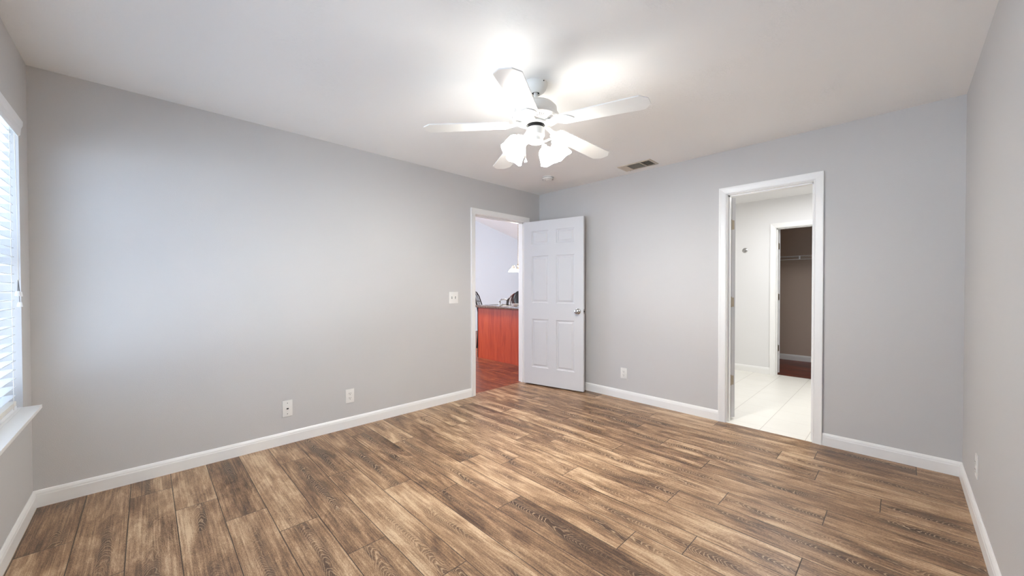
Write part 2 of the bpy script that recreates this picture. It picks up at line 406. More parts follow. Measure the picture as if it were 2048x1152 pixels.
baseboard('baseboard_corner', (AX1 + 0.0645, 0), (-BT, 0), (0, -1), 'short white baseboard behind the open door')
baseboard('baseboard_right', (0, 0), (0, BY1 + 0.0645), (-1, 0), 'white baseboard between open door and bathroom doorway')
baseboard('baseboard_far_right', (0, BY0 - 0.0645), (0, -LY), (-1, 0), 'white baseboard right of the bathroom doorway')
baseboard('baseboard_near_right', (-LX, -LY), (-BT, -LY), (0, 1), 'white baseboard along the wall at the right edge')
baseboard('baseboard_window', (-LX, -LY + BT), (-LX, -BT), (1, 0), 'white baseboard under the window at the left edge')

# ---- door frames
def casing(bm, frame, u0, u1, h, r=0.0045, W_=0.06):
    """frame(u, z, w): point on the wall, w out of the wall"""
    prof = [(0, 0), (0, 0.009), (0.006, 0.0125), (0.012, 0.0115), (0.020, 0.0130), (0.040, 0.0155), (0.052, 0.0185), (W_ - 0.001, 0.0185), (W_, 0)]
    rows = []
    for o, w in prof:
        k = o + r
        rows.append([bm.verts.new(frame(*q, w)) for q in ((u0 - k, 0.0), (u0 - k, h + k), (u1 + k, h + k), (u1 + k, 0.0))])
    for a, b in zip(rows, rows[1:]):
        for i in range(3): bm.faces.new((a[i], a[i + 1], b[i + 1], b[i]))
def jamb(bm, frame, u0, u1, h, depth, stop=None):
    def bx(a, b):
        vs = []
        for u in (a[0], b[0]):
            for z in (a[1], b[1]):
                for w in (a[2], b[2]): vs.append(bm.verts.new(frame(u, z, w)))
        for q in ((0, 1, 3, 2), (4, 6, 7, 5), (0, 4, 5, 1), (2, 3, 7, 6), (0, 2, 6, 4), (1, 5, 7, 3)): bm.faces.new([vs[i] for i in q])
    e = 0.0005
    bx((u0 - J + e, 0, 0), (u0, h, -depth)); bx((u1, 0, 0), (u1 + J - e, h, -depth)); bx((u0 - J + e, h, 0), (u1 + J - e, h + J - e, -depth))
    if stop:
        s0, s1 = stop
        bx((u0, 0, -s0), (u0 + 0.011, h, -s1)); bx((u1 - 0.011, 0, -s0), (u1, h, -s1)); bx((u0, h - 0.011, -s0), (u1, h, -s1))
frA = lambda u, z, w: Vector((u, -w, z))
frA2 = lambda u, z, w: Vector((u, T + w, z))
frB = lambda u, z, w: Vector((-w, u, z))
frB2 = lambda u, z, w: Vector((T + w, u, z))
bm = bmesh.new(); casing(bm, frA, AX0, AX1, DH); casing(bm, frA2, AX0, AX1, DH); jamb(bm, frA, AX0, AX1, DH, T, (0.038, 0.075))
struct('trim_1', bm, M_trim, 'white casing around the kitchen doorway in the left wall', 'door frame')
bm = bmesh.new(); casing(bm, frB, BY0, BY1, DH); casing(bm, frB2, BY0, BY1, DH); jamb(bm, frB, BY0, BY1, DH, T, (0.040, 0.077))
struct('trim_2', bm, M_trim, 'white casing around the bathroom doorway in the right wall', 'door frame')

# ---- six panel door leaves
def door_leaf_bm(w, h, t=0.035):
    """leaf in local coords: x 0..w, y 0..t, z 0..h"""
    bm = bmesh.new()
    st, cs = 0.112, 0.105; pw = (w - 2 * st - cs) / 2
    xs_ = [0, st, st + pw, st + pw + cs, w - st, w]
    zs_ = [0, h - 1.81, h - 1.21, h - 1.01, h - 0.43, h - 0.285, h - 0.12, h]
    panels = []
    for side in (0, 1):
        y = 0 if side == 0 else t
        g = [[bm.verts.new((x, y, z)) for z in zs_] for x in xs_]
        for i in range(5):
            for k in range(7):
                q = (g[i][k], g[i + 1][k], g[i + 1][k + 1], g[i][k + 1])
                f = bm.faces.new(q if side == 0 else q[::-1])
                if i in (1, 3) and k in (1, 3, 5): panels.append(f)
        if side == 0: g0 = g
    def rim(a, b):
        for i in range(len(a) - 1): bm.faces.new((a[i + 1], a[i], b[i], b[i + 1]))
    rim(g0[0], g[0]); rim(g[-1], g0[-1])
    rim([c[0] for c in g], [c[0] for c in g0]); rim([c[-1] for c in g0], [c[-1] for c in g])
    bmesh.ops.recalc_face_normals(bm, faces=bm.faces[:])
    for th, dp in ((0.005, -0.007), (0.016, -0.005), (0.006, 0.0), (0.026, 0.010)):
        bmesh.ops.inset_individual(bm, faces=panels, thickness=th, depth=dp)
    return bm
def knob_bm(sgn):
    bm = bmesh.new()
    prof = [(0, 0), (0.032, 0), (0.032, 0.004), (0.026, 0.009), (0.014, 0.012), (0.0115, 0.022), (0.016, 0.030), (0.0255, 0.037), (0.0275, 0.046), (0.024, 0.054), (0.013, 0.059), (0.012, 0.0575), (0, 0.0575)]
    M = Matrix.Rotation(PI / 2 * (1 if sgn < 0 else -1), 4, 'X')
    lathe(bm, prof, 28, M); return bm
def hinge_bm(z):
    bm = bmesh.new(); tube(bm, [(0, 0, z - 0.046), (0, 0, z + 0.046)], 0.0065, 10)
    for k in (-0.0155, 0.0155): tube(bm, [(0, 0, z + k - 0.001), (0, 0, z + k + 0.001)], 0.0072, 10)
    tube(bm, [(0, 0, z + 0.046), (0, 0, z + 0.051)], [0.0055, 0.003], 10); return bm
def make_door(name, label, pin, az, w, flip=False, h=2.022, zb=0.016, leafs=True):
    """pin: hinge pin (x,y); az: direction of the leaf; leaf body lies on the -Y side (local) of the pin line, +Y when flip"""
    d = thing(name, label, 'door', (pin[0], pin[1], zb), az, kind='structure')
    y0 = 0.005 if flip else -0.040
    bm = door_leaf_bm(w, h); bmesh.ops.translate(bm, verts=bm.verts, vec=(0.003, y0, 0)); leaf = link('door_leaf', bm, M_door, d)
    kz, kx = 0.925, w - 0.060
    for s in (-1, 1):
        bm = knob_bm(s); k = link('door_knob', bm, M_chrome, leaf, True); k.location = (kx, y0 + (0 if s < 0 else 0.035), kz)
        k['label'] = 'round brushed nickel knob'
    bm = bmesh.new(); box(bm, (w + 0.003, y0 + 0.006, kz - 0.028), (w + 0.0045, y0 + 0.029, kz + 0.028)); link('latch_plate', bm, M_chrome, leaf)
    bm = bmesh.new(); prism(bm, [(w + 0.004, y0 + 0.011), (w + 0.014, y0 + 0.011), (w + 0.014, y0 + 0.014), (w + 0.004, y0 + 0.024)], kz - 0.009, kz + 0.009); link('latch_bolt', bm, M_dark, leaf)
    for z in (0.345, 1.065, 1.775):
        bm = hinge_bm(z)
        if leafs:
            box(bm, (0.0012, y0 + 0.012, z - 0.042), (0.003, y0 + 0.0345, z + 0.042))
        link('hinge', bm, M_hinge, d, True)['label'] = 'nickel butt hinge'
    return d
make_door('door_1', 'white six panel door standing open beside the kitchen doorway', (-0.2685, -0.0065), math.radians(281.7), 0.803)
make_door('door_2', 'white bathroom door folded back, only its hinged edge showing', (T + 0.0065, BY1 - 0.002), math.radians(52), 0.602, flip=False)

# ------------------------------------------------------------------ window, recess, sill, blind
WX = -LX - 0.105        # plane of the vinyl frame
win = thing('window_1', 'white vinyl double hung window behind the blind', 'window', (WX, 0, WZ0), kind='structure')
def frame_ring(bm, x0, x1, y0, y1, z0, z1, w):
    box(bm, (x0, y0, z0), (x1, y0 + w, z1)); box(bm, (x0, y1 - w, z0), (x1, y1, z1))
    box(bm, (x0, y0 + w, z0), (x1, y1 - w, z0 + w)); box(bm, (x0, y0 + w, z1 - w), (x1, y1 - w, z1))
HZ = WZ1 - WZ0; WM = (WY0 + WY1) / 2
bm = bmesh.new(); frame_ring(bm, -0.045, 0, WY0, WY1, 0, HZ, 0.032); box(bm, (-0.045, WM - 0.03, 0), (0, WM + 0.03, HZ)); link('window_frame', bm, M_vinyl, win)
for (a, b) in ((WY0 + 0.032, WM - 0.03), (WM + 0.03, WY1 - 0.032)):
    for (z0, z1, dx) in ((0.032, HZ / 2 + 0.02, -0.020), (HZ / 2 - 0.02, HZ - 0.032, -0.040)):
        bm = bmesh.new(); frame_ring(bm, dx, dx + 0.018, a, b, z0, z1, 0.038); s = link('sash', bm, M_vinyl, win)
        bm = bmesh.new(); box(bm, (dx + 0.006, a + 0.036, z0 + 0.036), (dx + 0.010, b - 0.036, z1 - 0.036)); link('pane', bm, M_glass, s)
# painted stool of the window
bm = bmesh.new(); box(bm, (WX, WY0 + 0.001, WZ0 - 0.002), (-LX, WY1 - 0.001, WZ0 + 0.004)); box(bm, (-LX, WY0 - 0.04, WZ0 - 0.014), (-LX + 0.064, WY1 - 0.006, WZ0 + 0.004), bevel=0.004)
struct('trim_3', bm, M_trim, 'white painted window sill at the left edge', 'window sill', True)

BX = -LX - 0.036        # centre of the slats
SL0, SL1 = WY0 + 0.012, WY1 - 0.062
bl = thing('window_blind', 'white horizontal slat blind hanging in the left window', 'blind', (BX, 0, WZ0))
bm = bmesh.new(); box(bm, (-0.028, SL0, HZ - 0.048), (0.024, SL1 + 0.03, HZ - 0.002)); link('headrail', bm, M_blind, bl)
bm = bmesh.new()
prism(bm, [(0.030, HZ - 0.066), (0.037, HZ - 0.070), (0.044, HZ - 0.060), (0.046, HZ - 0.030), (0.052, HZ - 0.012), (0.052, HZ + 0.008), (0.030, HZ + 0.008)], SL0 - 0.008, SL1 + 0.054,
      lambda u, v, w: Vector((u, w, v)))
va = link('valance', bm, M_blind, bl)
z = 0.078; zs = []
while z < HZ - 0.075: zs.append(z); z += 0.0432
for i, z in enumerate(zs):
    bm = bmesh.new(); A = []
    til = math.radians(4)
    prof = []
    for k in range(7):
        u = -0.025 + 0.05 * k / 6; c = 0.0022 * (1 - (u / 0.025) ** 2)
        prof.append((u, c + 0.0013))
    prof += [(u, v - 0.0026) for u, v in prof[::-1]]
    prof = [(u * math.cos(til) - v * math.sin(til), u * math.sin(til) + v * math.cos(til)) for u, v in prof]
    prism(bm, prof, SL0, SL1, lambda u, v, w: Vector((u, w, v + z)))
    link('slat', bm, M_blind, bl)
bm = bmesh.new()
for k in range(4): box(bm, (-0.0255, SL0, 0.0285 + 0.006 * k), (0.0255, SL1 - 0.004 * (k % 2), 0.0325 + 0.006 * k), bevel=0.001)
link('gathered_slats', bm, M_cord, bl)['label'] = 'spare cream slats stacked on the bottom rail'
boxo('bottom_rail', (-0.026, SL0, 0.006), (0.026, SL1 + 0.003, 0.026), M_blind, bl, 0.003)
for yy in (SL1 - 0.075, SL1 - 0.62, SL1 - 1.17, SL1 - 1.75, SL1 - 2.35, SL0 + 0.075):
    bm = bmesh.new()
    for sx in (-0.0285, 0.0285): tube(bm, [(sx, yy, 0.02), (sx, yy, HZ - 0.05)], 0.0013, 6)
    for z in zs: tube(bm, [(-0.0285, yy, z - 0.0035), (0.0285, yy, z - 0.0035)], 0.0007, 4)
    link('ladder_cord', bm, M_cord, bl)
# lift cords knotted together with three tassels
cy = SL1 + 0.012; bm = bmesh.new()
tube(bm, [(0.030, cy + 0.010, HZ - 0.05), (0.034, cy + 0.004, 1.0), (0.034, cy + 0.014, 0.680), (0.034, cy + 0.004, 0.650)], 0.0012, 6)
tube(bm, [(0.030, cy - 0.004, HZ - 0.05), (0.036, cy - 0.006, 1.0), (0.037, cy - 0.012, 0.680), (0.036, cy + 0.002, 0.650)], 0.0012, 6)
tube(bm, [(0.034, cy - 0.016, 0.651), (0.036, cy + 0.0, 0.657), (0.035, cy + 0.018, 0.661)], 0.002, 6)
lc = link('lift_cord', bm, M_cord, bl)
for (dy, zt, n_) in ((-0.014, 0.597, 0), (0.015, 0.594, 1), (0.0, 0.541, 2)):
    bm = bmesh.new(); tube(bm, [(0.035, cy, 0.655), (0.035 + 0.002 * n_, cy + dy, zt)], 0.0012, 6, 1)
    lathe(bm, [(0, zt + 0.003), (0.006, zt + 0.003), (0.0075, zt), (0.0105, zt - 0.020), (0.009, zt - 0.022), (0, zt - 0.022)], 14, Matrix.Translation((0.035 + 0.002 * n_, cy + dy, 0)))
    link('tassel', bm, [M_blind, M_greycord], lc, True)

# ------------------------------------------------------------------ wall plates
def plate_root(name, label, cat, wall, u, z, group=None):
    rot = {'left': 0.0, 'right': PI / 2 * -1, 'near': PI}[wall]
    loc = {'left': (u, 0, z), 'right': (0, u, z), 'near': (u, -LY, z)}[wall]
    rz = {'left': 0.0, 'right': -PI / 2, 'near': PI}[wall]
    return thing(name, label, cat, loc, rz, group)      # local -Y points into the room
def plate_bm(w, h):
    bm = bmesh.new(); box(bm, (-w / 2, -0.0055, -h / 2), (w / 2, 0, h / 2), bevel=0.0022); return bm
def screw(par, x, z, mat=M_plastic):
    bm = bmesh.new(); lathe(bm, [(0, 0.0012), (0.0022, 0.001), (0.003, 0)], 12, Matrix.Translation((x, -0.0055, z)) @ Matrix.Rotation(PI / 2, 4, 'X')); link('screw', bm, mat, par, True)
def make_outlet(label, wall, u, z):
    r = plate_root('electrical_outlet', label, 'outlet', wall, u, z)
    link('cover_plate', plate_bm(0.073, 0.118), M_plastic, r, True)
    for s in (-1, 1):
        cz = s * 0.0195; bm = bmesh.new()
        pts = ngon(0, cz, 0.0172, 0.0172, 24); pts = [(x, max(cz - 0.0142, min(cz + 0.0142, y))) for x, y in pts]
        prism(bm, pts, -0.0055, -0.0078, lambda a, b, w: Vector((a, w, b))); f = link('receptacle_face', bm, M_plastic, r)
        bm = bmesh.new()
        for (x0, x1, z0, z1) in ((-0.0078, -0.0052, cz - 0.001, cz + 0.0085), (0.0052, 0.0078, cz + 0.0005, cz + 0.0075)): box(bm, (x0, -0.0079, z0), (x1, -0.0083, z1))
        prism(bm, ngon(0, cz - 0.0075, 0.0028, 0.0028, 10), -0.0079, -0.0083, lambda a, b, w: Vector((a, w, b)))
        link('slot', bm, M_slot, f)
    screw(r, 0, 0)
    return r
make_outlet('white double outlet low on the long left wall', 'left', -2.478, 0.277)
make_outlet('white double outlet low on the wall between open door and bathroom doorway', 'right', -1.237, 0.279)
make_outlet('white outlet seen edge on, low on the wall at the far right', 'near', -0.675, 0.292)
r = plate_root('phone_jack', 'white phone jack plate left of the outlet on the left wall', 'wall plate', 'left', -2.959, 0.275)
link('cover_plate', plate_bm(0.070, 0.126), M_plastic, r, True)
bm = bmesh.new(); box(bm, (-0.0075, -0.0085, -0.008), (0.0075, -0.0055, 0.006)); jf = link('jack_body', bm, M_plastic, r)
bm = bmesh.new(); box(bm, (-0.0065, -0.0092, -0.006), (0.006, -0.0086, 0.004)); box(bm, (0.006, -0.0092, -0.003), (0.0092, -0.0086, 0.001)); link('jack_socket', bm, M_dark, jf)
screw(r, 0, 0.042, M_slot); screw(r, 0, -0.042, M_slot)
r = plate_root('light_switch', 'white double toggle switch plate left of the kitchen doorway', 'light switch', 'left', -1.380, 1.112)
link('cover_plate', plate_bm(0.118, 0.124), M_plastic, r, True)
for s, up_ in ((-1, 1), (1, -1)):
    bm = bmesh.new(); box(bm, (s * 0.023 - 0.005, -0.0062, -0.0118), (s * 0.023 + 0.005, -0.0056, 0.0118)); f = link('toggle_slot', bm, M_slot, r)
    bm = bmesh.new(); prism(bm, [(-0.005, -0.006), (-0.005, 0.006), (-0.018, 0.004 + 0.008 * up_), (-0.018, -0.003 + 0.008 * up_)], s * 0.023 - 0.0036, s * 0.023 + 0.0036, lambda a, b, w: Vector((w, a, b)))
    link('toggle', bm, M_plastic, f)
    screw(r, s * 0.023, 0.030); screw(r, s * 0.023, -0.030)

# ------------------------------------------------------------------ ceiling register and smoke detector
VX0, VX1, VY0, VY1 = -0.300, -0.108, -1.670, -1.324
v = thing('ceiling_vent', 'beige metal air register in the ceiling near the bathroom wall', 'vent', ((VX0 + VX1) / 2, (VY0 + VY1) / 2, H))
hw, hl = (VX1 - VX0) / 2, (VY1 - VY0) / 2
bm = bmesh.new(); q = 0.022
for a, b in (((-hw, -hl), (hw, -hl + q)), ((-hw, hl - q), (hw, hl)), ((-hw, -hl + q), (-hw + q, hl - q)), ((hw - q, -hl + q), (hw, hl - q))):
    box(bm, (a[0], a[1], -0.007), (b[0], b[1], 0), bevel=0.0015)
for yy in (-hl + 0.115, hl - 0.085): box(bm, (-hw + q, yy - 0.005, -0.006), (hw - q, yy + 0.005, -0.001))
link('vent_frame', bm, M_vent, v, True)
bm = bmesh.new(); box(bm, (-hw + q, -hl + q, -0.0012), (hw - q, hl - q, -0.0002)); link('duct_opening', bm, M_dark, v)
def louvres(n, axis, a0, a1, b0, b1, tilt, name='louvre'):
    for k in range(n):
        c = a0 + (a1 - a0) * (k + 0.5) / n; bm = bmesh.new(); s, co = math.sin(tilt), math.cos(tilt); w = 0.0062
        P = [(-w * co, -w * s), (w * co, w * s), (w * co, w * s + 0.0009), (-w * co, -w * s + 0.0009)]
        if axis == 'x': prism(bm, P, b0, b1, lambda a, b, t: Vector((c + a, t, -0.0062 + b * 0.7)))
        else: prism(bm, P, b0, b1, lambda a, b, t: Vector((t, c + a, -0.0062 + b * 0.7)))
        link(name, bm, M_vent, v)
louvres(6, 'y', hl - 0.080, hl - q, -hw + q, hw - q, -0.45)
louvres(9, 'x', -hw + q, hw - q, -hl + 0.120, hl - 0.090, 0.95)
louvres(5, 'y', -hl + q, -hl + 0.110, -hw + q, hw - q, 1.15)
bm = bmesh.new()
for k in range(7):
    x = -hw + q + (2 * hw - 2 * q) * (k + 0.5) / 7; box(bm, (x - 0.001, -hl + q, -0.003), (x + 0.001, -hl + 0.110, -0.0015))
link('damper_bars', bm, M_vent, v)
bm = bmesh.new(); box(bm, (hw - 0.016, -0.004 + hl - 0.05, -0.014), (hw - 0.012, 0.004 + hl - 0.05, -0.007)); link('damper_lever', bm, M_vent, v)

sd = thing('smoke_detector', 'small round white smoke detector on the ceiling behind the fan', 'smoke detector', (-0.535, -0.606, H))
bm = bmesh.new(); lathe(bm, [(0, 0), (0.062, 0), (0.063, -0.006), (0.060, -0.008)], 40); link('mounting_plate', bm, M_plastic, sd, True)
bm = bmesh.new(); lathe(bm, [(0.055, -0.008), (0.060, -0.012), (0.059, -0.022), (0.050, -0.031), (0.036, -0.033), (0.034, -0.031), (0.020, -0.031), (0.018, -0.034), (0, -0.035)], 40); link('cover', bm, M_plastic, sd, True)
bm = bmesh.new()
for k in range(24):
    a = 2 * PI * k / 24; p0 = Vector((math.cos(a) * 0.0585, math.sin(a) * 0.0585, -0.0235)); p1 = Vector((math.cos(a) * 0.0515, math.sin(a) * 0.0515, -0.0300)); tube(bm, [p0, p1], 0.0016, 4)
link('vent_slots', bm, M_slot, sd)

# ------------------------------------------------------------------ ceiling fan
FX, FY = -2.0548, -1.8058
fan = thing('ceiling_fan', 'white five blade ceiling fan with lit tulip glass lights', 'ceiling fan', (FX, FY, H))
def fz(z): return z - H
def FB(): return bmesh.new()
bm = FB(); lathe(bm, [(0, 0), (0.070, 0), (0.072, -0.004), (0.070, -0.018), (0.062, -0.036), (0.046, -0.052), (0.028, -0.061), (0.024, -0.060), (0.020, -0.050)], 40); cn = link('canopy', bm, M_fan, fan, True)
bm = FB()
for a in (2.9, 4.6, 6.0):
    bm = FB(); c = Vector((0.0705 * math.cos(a), 0.0705 * math.sin(a), -0.010)); tube(bm, [c, c * 1.05], 0.0035, 8); link('canopy_screw', bm, M_dark, cn)
bm = FB(); lathe(bm, [(0, -0.0550), (0.0235, -0.0550), (0.0262, -0.0614)], 24); link('hanger_gap', bm, M_dark, cn)
bm = FB(); lathe(bm, [(0.0125, -0.045), (0.0125, -0.105), (0.020, -0.107), (0.022, -0.116), (0.030, -0.120)], 24); link('downrod', bm, M_fan, fan, True)
hs = [(0, 2.326), (0.045, 2.326), (0.080, 2.320), (0.112, 2.306), (0.127, 2.290), (0.129, 2.262), (0.129, 2.252), (0.140, 2.246), (0.143, 2.236), (0.140, 2.226), (0.131, 2.220), (0.128, 2.2185), (0.078, 2.2095), (0.076, 2.206), (0.060, 2.204), (0.036, 2.204), (0.0, 2.204)]
bm = FB(); lathe(bm, [(r_, fz(z_)) for r_, z_ in hs], 64); mh = link('motor_housing', bm, M_fan, fan, True)
bm = FB()
for k in range(60):
    a = 2 * PI * k / 60; ca, sa = math.cos(a), math.sin(a)
    def sp(rr, w, dz): return Vector((rr * ca - w * sa, rr * sa + w * ca, fz(2.2185 - (0.128 - rr) * 0.18) + dz))
    vs = [bm.verts.new(sp(rr, w, -0.0006)) for rr, w in ((0.088, -0.0013), (0.122, -0.0019), (0.122, 0.0019), (0.088, 0.0013))]; bm.faces.new(vs)
link('vent_slots', bm, M_slot, mh)
bm = FB(); lathe(bm, [(0, fz(2.2038)), (0.054, fz(2.2038)), (0.046, fz(2.196)), (0.045, fz(2.166)), (0, fz(2.166))], 32); link('rotor_gap', bm, M_dark, fan, True)
bm = FB(); lathe(bm, [(0.056, fz(2.206)), (0.070, fz(2.2055)), (0.073, fz(2.199)), (0.071, fz(2.193)), (0.056, fz(2.191)), (0.056, fz(2.206))], 48); link('flywheel', bm, M_fan, fan, True)
bm = FB(); lathe(bm, [(0.040, fz(2.160)), (0.050, fz(2.171)), (0.0525, fz(2.172)), (0.0535, fz(2.170)), (0.0535, fz(2.128)), (0.050, fz(2.124)), (0.030, fz(2.122)), (0.030, fz(2.117)), (0.037, fz(2.113)), (0.044, fz(2.107)), (0.0455, fz(2.094)), (0.040, fz(2.088)), (0.020, fz(2.084)), (0, fz(2.083))], 48); sw = link('switch_housing', bm, M_fan, fan, True)
# blades; local frame: x outward, y across
B0 = 3.6784 - 0.0   # azimuth of the blade that points at the camera side
PIT = math.radians(4.5)
def blade_bm():
    bm = FB(); R0, R1 = 0.165, 0.662
    outl = [(R0, -0.045), (R0 + 0.02, -0.055), (0.30, -0.060), (R1 - 0.038, -0.068), (R1, -0.030), (R1, 0.030), (R1 - 0.038, 0.068), (0.30, 0.060), (R0 + 0.02, 0.055), (R0, 0.045)]
    prism(bm, outl, 0.0, 0.006); 
    for f in bm.faces:
        if abs(f.normal.z) < 0.5: f.material_index = 0
    return bm
def iron_bm():
    bm = FB()
    # spade shaped plate under the blade root
    pl = [(0.150, -0.013), (0.158, -0.030), (0.175, -0.043), (0.200, -0.048), (0.222, -0.041), (0.236, -0.028), (0.243, -0.012), (0.252, 0.0), (0.243, 0.012), (0.236, 0.028), (0.222, 0.041), (0.200, 0.048), (0.175, 0.043), (0.158, 0.030), (0.150, 0.013)]
    prism(bm, pl, -0.0055, -0.0002)
    for (x, y) in ((0.185, -0.026), (0.185, 0.026), (0.225, 0.0)): lathe(bm, [(0, -0.008), (0.003, -0.0075), (0.0045, -0.0055)], 10, Matrix.Translation((x, y, 0)))
    return bm
def arm_bm(dz):
    bm = FB(); sec = [(0.060, 0.012, dz), (0.085, 0.011, dz - 0.003), (0.110, 0.012, dz * 0.45), (0.135, 0.015, -0.001), (0.158, 0.022, -0.003)]
    rows = []
    for x, w, z_ in sec: rows.append([bm.verts.new((x, s * w, z_ + t_)) for s, t_ in ((-1, -0.003), (1, -0.003), (1, 0.003), (-1, 0.003))])
    for a, b in zip(rows, rows[1:]):
        for i in range(4): bm.faces.new((a[i], a[(i + 1) % 4], b[(i + 1) % 4], b[i]))
    bm.faces.new(rows[0][::-1]); bm.faces.new(rows[-1]); return bm
for k in range(5):
    az = B0 + k * 2 * PI / 5
    droop = (0.048, 0.055, 0.085, 0.125, 0.058)[k]
    zr = 2.186 + 0.17 * droop
    Mb = Matrix.Translation((0, 0, fz(zr))) @ Matrix.Rotation(az, 4, 'Z') @ Matrix.Rotation(math.atan(droop), 4, 'Y') @ Matrix.Rotation(-PIT, 4, 'X')
    bm = blade_bm(); b = link('blade', bm, M_fan, fan); b.matrix_local = Mb
    bm = iron_bm(); ir = link('blade_iron', bm, M_fan, b, True)
    bm = arm_bm(0.016); link('iron_arm', bm, M_fan, b, True)
# light kit: arms, tulip shades, bulbs
VIEW = math.atan2(-3.3425 - FY, -3.745 - FX)      # azimuth from the fan towards the camera
shade_prof_o = [(0.018, 0.000), (0.030, 0.003), (0.042, 0.013), (0.050, 0.029), (0.054, 0.050), (0.055, 0.072), (0.0555, 0.092), (0.058, 0.108), (0.062, 0.120)]
shade_prof_i = [(r_ - 0.003, z_) for r_, z_ in shade_prof_o[::-1]]
def scal(k, th):
    n = len(shade_prof_o); kk = k if k < n else 2 * n - 1 - k
    a = max(0, (kk - 4) / (n - 5)); return (0.0016 * a * math.cos(8 * th), 0.0040 * a * math.cos(4 * th + 0.4))
for k, rel in enumerate((-62, -128, 152, 104)):
    az = VIEW + math.radians(rel); ca, sa = math.cos(az), math.sin(az)
    P = lambda r_, z_: Vector((r_ * ca, r_ * sa, fz(z_)))
    bm = FB(); tube(bm, [P(0.040, 2.100), P(0.062, 2.104), P(0.084, 2.116), P(0.098, 2.120), P(0.108, 2.112), P(0.113, 2.102)], 0.0065, 10)
    tube(bm, [P(0.108, 2.112), P(0.126, 2.092)], [0.014, 0.021], 16); tube(bm, [P(0.126, 2.092), P(0.129, 2.0885)], [0.024, 0.024], 16)
    arm = link('lamp_arm', bm, M_fan, fan, True)
    tilt = math.radians(36)
    ax = Vector((math.sin(tilt) * ca, math.sin(tilt) * sa, -math.cos(tilt)))
    Ms = Matrix.Translation(P(0.118, 2.098)) @ ax.to_track_quat('Z', 'Y').to_matrix().to_4x4() @ Matrix.Scale(0.86, 4)
    bm = FB(); lathe(bm, shade_prof_o + shade_prof_i, 48, Ms, 0, scal); s = link('lamp_shade', bm, M_shade, arm, True); s['label'] = 'lit frosted tulip glass shade'
    bm = FB(); lathe(bm, [(0.012, 0.004), (0.013, 0.030), (0.020, 0.045), (0.026, 0.062), (0.024, 0.078), (0.013, 0.088), (0, 0.090)], 20, Ms); link('light_bulb', bm, M_bulb, arm, True)
for (dx, n_, zb) in ((-0.061, 34, 1.992),):
    az = VIEW + math.radians(-80); bm = FB()
    x0, y0 = math.cos(az) * -dx, math.sin(az) * -dx; z_ = 2.122; step = (z_ - zb) / n_
    for i in range(n_): lathe(bm, [(0, step * 0.45), (0.0019, 0.0), (0, -step * 0.45)], 6, Matrix.Translation((x0, y0, fz(z_ - i * step))))
    pc = link('pull_chain', bm, M_fan, fan)
    bm = FB(); lathe(bm, [(0, 0.002), (0.003, 0), (0.0085, -0.014), (0.0095, -0.022), (0.006, -0.026), (0, -0.026)], 14, Matrix.Translation((x0, y0, fz(zb)))); link('chain_fob', bm, M_fan, pc, True)

# ------------------------------------------------------------------ bathroom and closet beyond the right wall
BWX = 2.50; CY0, CY1 = -2.755, -2.137
bm = bmesh.new()
box(bm, (BWX, CY1 + J, 0), (BWX + T, -0.9, H)); box(bm, (BWX, -LY, 0), (BWX + T, CY0 - J, H)); box(bm, (BWX, CY0 - J, DH + J - 0.015), (BWX + T, CY1 + J, H))
struct('wall_bathroom_far', bm, M_wall_bath, 'pale bathroom wall with a robe hook and closet doorway', 'wall')
bm = bmesh.new(); box(bm, (T, -0.9, 0), (BWX + T, -0.9 + T, H)); struct('wall_bathroom_left', bm, M_wall_bath, 'bathroom side wall left of the doorway', 'wall')
bm = bmesh.new(); box(bm, (T, -LY - T, 0), (BWX + T, -LY, H)); struct('wall_bathroom_right', bm, M_wall_bath, 'bathroom side wall right of the doorway', 'wall')
bm = bmesh.new(); box(bm, (T, -LY - T, H), (BWX + T, -0.9 + T, H + 0.1)); struct('ceiling_bathroom', bm, M_wall_bath, 'white bathroom ceiling beyond the doorway', 'ceiling')
frC = lambda u, z, w: Vector((BWX - w, u, z))
bm = bmesh.new(); casing(bm, frC, CY0, CY1, DH - 0.015, W_=0.062); jamb(bm, frC, CY0, CY1, DH - 0.015, T, (0.045, 0.080)); struct('trim_4', bm, M_trim, 'white casing around the closet doorway in the bathroom', 'door frame')
baseboard('baseboard_bathroom', (BWX, -0.9), (BWX, CY1 + 0.0665), (-1, 0), 'white baseboard on the far bathroom wall')
make_door('door_3', 'white closet door swung into the closet, hinge edge showing', (BWX + T + 0.0065, CY1 - 0.002), math.radians(62), 0.60)
CX = 3.99
bm = bmesh.new(); box(bm, (CX, -3.6, 0), (CX + T, -1.1, H)); struct('wall_closet_far', bm, M_wall_closet, 'back wall of the closet, its dimness put into a browner paint', 'wall')
bm = bmesh.new(); box(bm, (BWX + T, -1.1, 0), (CX + T, -1.1 + T, H)); struct('wall_closet_left', bm, M_wall_closet, 'left side wall of the closet', 'wall')
bm = bmesh.new(); box(bm, (BWX + T, -3.6 - T, 0), (CX + T, -3.6, H)); struct('wall_closet_right', bm, M_wall_closet, 'right side wall of the closet', 'wall')
bm = bmesh.new(); box(bm, (BWX + T, -3.6 - T, H), (CX + T, -1.1 + T, H + 0.1)); struct('ceiling_closet', bm, M_wall_closet, 'closet ceiling', 'ceiling')
baseboard('baseboard_closet', (CX, -1.1), (CX, -3.6), (-1, 0), 'white baseboard at the back of the closet')
hk = thing('robe_hook', 'small round brushed metal hook on the bathroom wall', 'hook', (BWX, -1.76, 1.751))
Mx = Matrix.Rotation(-PI / 2, 4, 'Y')
bm = bmesh.new(); lathe(bm, [(0, 0), (0.034, 0), (0.035, 0.004), (0.029, 0.009), (0.014, 0.012), (0, 0.013)], 28, Mx); link('backplate', bm, M_chrome, hk, True)
